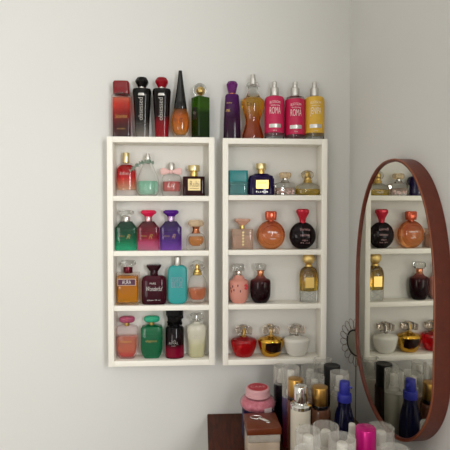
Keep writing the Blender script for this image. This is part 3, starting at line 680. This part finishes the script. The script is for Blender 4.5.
t = thing('spray_bottle', 'dark navy bottle with bright blue sprayer top, in front of the mirror', 'spray bottle', (.627, -.288, ZD+.0003), 0, GD)
H = .030-ZD
BLUEP = mat('blue_plastic', '2c3098', .4)
lathe('body', mat('navy_bottle', '0a0d30', .12), catmull([(.0215, 0), (.024, .004), (.0245, .03), (.0245, .085), (.0215, .115), (.0165, .14), (.0155, H-.048)], 4), t)
bm = bmesh.new()
for i in range(14):
    a = 2*PI*i/14; add_tube(bm, [(R_*math.cos(a), R_*math.sin(a), z_) for R_, z_ in ((.0243, .02), (.0246, .085), (.0217, .115), (.0168, .138))], .0012, 5)
finish('ribs', bm, mat('navy_bottle'), t)
lathe('collar', BLUEP, chamfer([(.0178, H-.05), (.0175, H-.03)], .0015), t)
sp = lathe('sprayer', BLUEP, chamfer([(.0135, H-.031), (.0122, H)], .0012), t)
bm = bmesh.new(); add_tube(bm, [(.009, -.006, H-.012), (.0165, -.009, H-.014)], .003); finish('nozzle', bm, BLUEP, sp)
# front row
capped(.4745, -.540, .035, .0235, 'open-looking clear cap with white pump, front left of the dresser crowd', PALE, WPUMP)
capped(.528, -.473, .010, .0265, 'clear cap over white pump and thin yellow bottle, middle of the front row', mat('olive_yellow', '9c8a3c', .2, trans=.3), WPUMP)
capped(.537, -.551, .025, .0255, 'clear cap with white pump, just left of the fuchsia cap', BEIGE, WPUMP)
capped(.458, -.601, .03, .0237, 'clear cap nearest the camera at the bottom edge, left side', PALE, WPUMP)
capped(.598, -.43, -.008, .019, 'slim bottle with bare cream pump head, left of the fuchsia cap', PALE, WPUMP, .04, cap=False)
capped(.660, -.436, -.014, .0275, 'wide clear cap with cream pump, right of the fuchsia cap', mat('milky_body', 'bdb6aa', .2, trans=.3), WPUMP)
capped(.625, -.585, .018, .0262, 'clear cap at the bottom edge, below the mirror', PALE, WPUMP)
t = thing('deodorant_bottle', 'bottle with shiny fuchsia cap, front right of the dresser', 'deodorant', (.600, -.505, ZD+.0003), 0, GD)
H = .02-ZD
lathe('body', mat('fuchsia_body', '9c1060', .25), chamfer([(.021, 0), (.021, H-.06)], .0015), t)
lathe('cap', mat('fuchsia_metallic', 'c8107c', .22, .35), chamfer([(.0205, H-.061), (.0198, H)], .002), t)
# boxes and jar
t = thing('gift_box', 'square box with brown lid and silver ribbon charm, below the pink jar', 'box', (.4245, -.2535, ZD+.0003), .02)
H = -.08-ZD
box('base', (0, 0, .029), (.079, .079, .058), mat('cream_card', 'c4b09c', .5), t, .002)
box('sleeve', (0, 0, .068), (.081, .081, .0195), mat('marbled_band', '9a9086', .35, noise=(60, 'cfc6ba')), t, .002)
lid = box('lid', (0, 0, H-.0085), (.086, .086, .017), mat('brown_lid', '6a3018', .3, noise=(20, '74381e')), t, .0015)
bm = bmesh.new(); add_tube(bm, [(.012*math.cos(a)*1.2-.012, .012*math.sin(a)*.75+.016, H+.0012) for a in [2*PI*i/20 for i in range(17)]], .0014, 6)
add_tube(bm, [(-.006, .010, H+.0015), (.006, -.002, H+.002), (.016, -.012, H+.0015)], [.0025, .004, .003], 8); add_box(bm, (.014, -.014, H+.002), (.011, .008, .003), .0008)
finish('charm', bm, SILV, lid)
t = thing('small_box', 'navy box under the pink jar, behind the brown-lidded box', 'box', (.428, -.158, ZD+.0003), .0)
HB = .079
box('carton', (0, 0, HB/2-.002), (.084, .084, HB-.004), mat('navy_card', '1c1c48', .5), t, .0015); box('lid', (0, 0, HB-.002), (.0845, .0845, .004), mat('navy_card'), t, .001)
t = thing('candy_jar', 'round pink jar with white-pink lid and red top on the boxes', 'jar', (.4275, -.150, ZD+HB+.001), 0)
jb = lathe('body', clear_mat('jar_plastic', 'd8a0aa', .12, .5, .06), catmull([(.030, 0), (.044, .005), (.050, .017), (.0475, .027), (.038, .036), (.0305, .040)], 5), t)
bm = bmesh.new(); add_loft(bm, catmull([(.028, .002), (.042, .0065), (.0475, .017), (.043, .026), (.034, .033)], 5), lambda w: w, 2, 32)
finish('filling', bm, mat('pink_filling', 'a81038', .4, noise=(90, 'e898a8')), jb)
lathe('lid', mat('pink_lid', 'd8a4a8', .4), [(.031, .038), (.0345, .0388), (.0345, .0455), (.0325, .047), (.0328, .058), (.031, .0605), (.001, .0607)], t)
tp = lathe('lid_sticker', mat('red_sticker', 'b82038', .4), [(.027, .0606), (.027, .0611), (.001, .0612)], t)
o = text_mesh('lettering', 'CARE', .017, mat('pale_pink_ink', 'e8b0b4', .5), tp, 0, 0, 0)
for v in o.data.vertices: v.co = (v.co.x, v.co.z, .0613-v.co.y*.5)
jl = box('label', (.022, -.0455, .014), (.022, .0016, .012), mat('white_label', 'dcc8c8', .5), t, 0, Matrix.Rotation(.42, 3, 'Z'))

# ------------------------------------------------------------------ big oval mirror on the right wall
def wall_pt(s, off, z): return Vector((XW, 0, z)) + WD*s + WN*off
def stadium(r, h, K=48):           # rounded-oblong outline, a touch more pointed at the top
    out = []
    for i in range(K):
        a = PI*i/(K-1); e = 2/2.25; out.append((r*math.copysign(abs(math.cos(a))**e, math.cos(a)), (h+r)*abs(math.sin(a))**e))
    for i in range(1, K-1):
        a = PI+PI*i/(K-1); out.append((r*math.cos(a), -h+r*math.sin(a)))
    return out
mr = thing('wall_mirror', 'large oval mirror with deep brown leather rim on the right wall', 'mirror', wall_pt(.343, 0, .252))
RM, HM = .196, .127
def ring_mesh(name, m, secs, parent):
    """secs: list of (offset from wall, inset)"""
    bm = bmesh.new(); rings = []
    for off, ins in secs:
        rings.append([bm.verts.new(WD*u + WN*off + Vector((0, 0, w))) for u, w in stadium(RM-ins, HM)])
    K = len(rings[0])
    for r0, r1 in zip(rings, rings[1:]+rings[:1]):
        for i in range(K): bm.faces.new((r0[i], r0[(i+1) % K], r1[(i+1) % K], r1[i]))
    return finish(name, bm, m, parent, 40)
ring_mesh('rim', M_RIM, [(.0008, 0), (.0348, 0), (.036, .0012), (.036, .005), (.0348, .0062), (.0008, .0062)], mr)
ring_mesh('edge_piping', mat('copper_edge', '8a4a2c', .35), [(.0352, -.0008), (.0368, .0004), (.0368, .0022), (.0352, .0022)], mr)
bm = bmesh.new()
f0 = [bm.verts.new(WD*u + WN*.0315 + Vector((0, 0, w))) for u, w in stadium(RM-.0055, HM)]
f1 = [bm.verts.new(WD*u + WN*.0255 + Vector((0, 0, w))) for u, w in stadium(RM-.0055, HM)]
bm.faces.new(f0); bm.faces.new(f1[::-1])
for i in range(len(f0)): bm.faces.new((f0[i], f0[(i+1) % len(f0)], f1[(i+1) % len(f0)], f1[i]))
finish('glass', bm, mat('mirror_silver', 'e4e4dc', .0, 1), mr, 20)

# ------------------------------------------------------------------ small flower-framed mirror on a stem
p = at_y(356, 343, -.075)
fm = thing('flower_mirror', 'small round mirror with looped wire petals on a stem, half behind the large mirror', 'mirror', (p.x, p.y, ZD+.0003), -1.22)
zc = p.z-ZD
WIRE = mat('dark_copper_wire', '7a6248', .4, .6)
bm = bmesh.new()
NP = 18
for i in range(NP):
    a0 = 2*PI*i/NP; pts = []
    for j in range(13):
        t_ = 2*PI*j/13; rad = .055+.0165*math.cos(t_); da = .17*math.sin(t_)
        pts.append((rad*math.sin(a0+da), -.002, zc+rad*math.cos(a0+da)))
    add_tube(bm, pts, .0008, 5, True)
finish('petals', bm, WIRE, fm)
bm = bmesh.new(); add_tube(bm, [(.037*math.sin(a), -.002, zc+.037*math.cos(a)) for a in [2*PI*i/40 for i in range(40)]], .003, 8, True); finish('ring', bm, mat('dark_bronze', '2c2420', .4, .6), fm)
bm = bmesh.new(); rr = add_loft(bm, [(.036, 0), (.036, .002)], lambda w: w, 2, 40); vs = bm.verts[:]
bmesh.ops.rotate(bm, cent=(0, 0, 0), matrix=Matrix.Rotation(PI/2, 3, 'X'), verts=vs); bmesh.ops.translate(bm, vec=(0, -.001, zc), verts=vs)
finish('glass', bm, mat('mirror_silver'), fm)
bm = bmesh.new(); add_tube(bm, [(0, .0, .002), (0, 0, zc-.038)], .0014, 8); finish('stem', bm, WIRE, fm)
lathe('foot', WIRE, chamfer([(.022, 0), (.022, .003)], .001), fm)

# ------------------------------------------------------------------ light
w = bpy.data.worlds.new('world'); S.world = w; w.use_nodes = True
bg = w.node_tree.nodes['Background']; bg.inputs[0].default_value = (.86, .93, 1, 1); bg.inputs[1].default_value = 1.2
def area(name, loc, target, sx, sy, e, col, spread=180):
    l = bpy.data.lights.new(name, 'AREA'); l.shape = 'RECTANGLE'; l.size = sx; l.size_y = sy; l.energy = e; l.color = col
    l.spread = math.radians(spread)
    o = bpy.data.objects.new(name, l); COL.objects.link(o); o.location = loc
    o.rotation_euler = (Vector(target)-Vector(loc)).to_track_quat('-Z', 'Y').to_euler(); return o
_c = right_pt((W1[0]+W1[1])/2, .02, (W1[2]+W1[3])/2)
area('daylight_right', _c, _c + WN, W1[1]-W1[0]-.1, W1[3]-W1[2]-.1, 59, (.97, .99, 1))
area('fill_front', front_pt((W_FILL[0]+W_FILL[1])/2, .02, (W_FILL[2]+W_FILL[3])/2), ((W_FILL[0]+W_FILL[1])/2, 0, (W_FILL[2]+W_FILL[3])/2), W_FILL[1]-W_FILL[0]-.1, W_FILL[3]-W_FILL[2]-.1, 16, (1, .95, .87))  # added fill light in the unseen front opening
S.view_settings.view_transform = 'Standard'; S.view_settings.look = 'None'; S.view_settings.gamma = 1
S.view_settings.use_curve_mapping = False; S.view_settings.exposure = 0.0
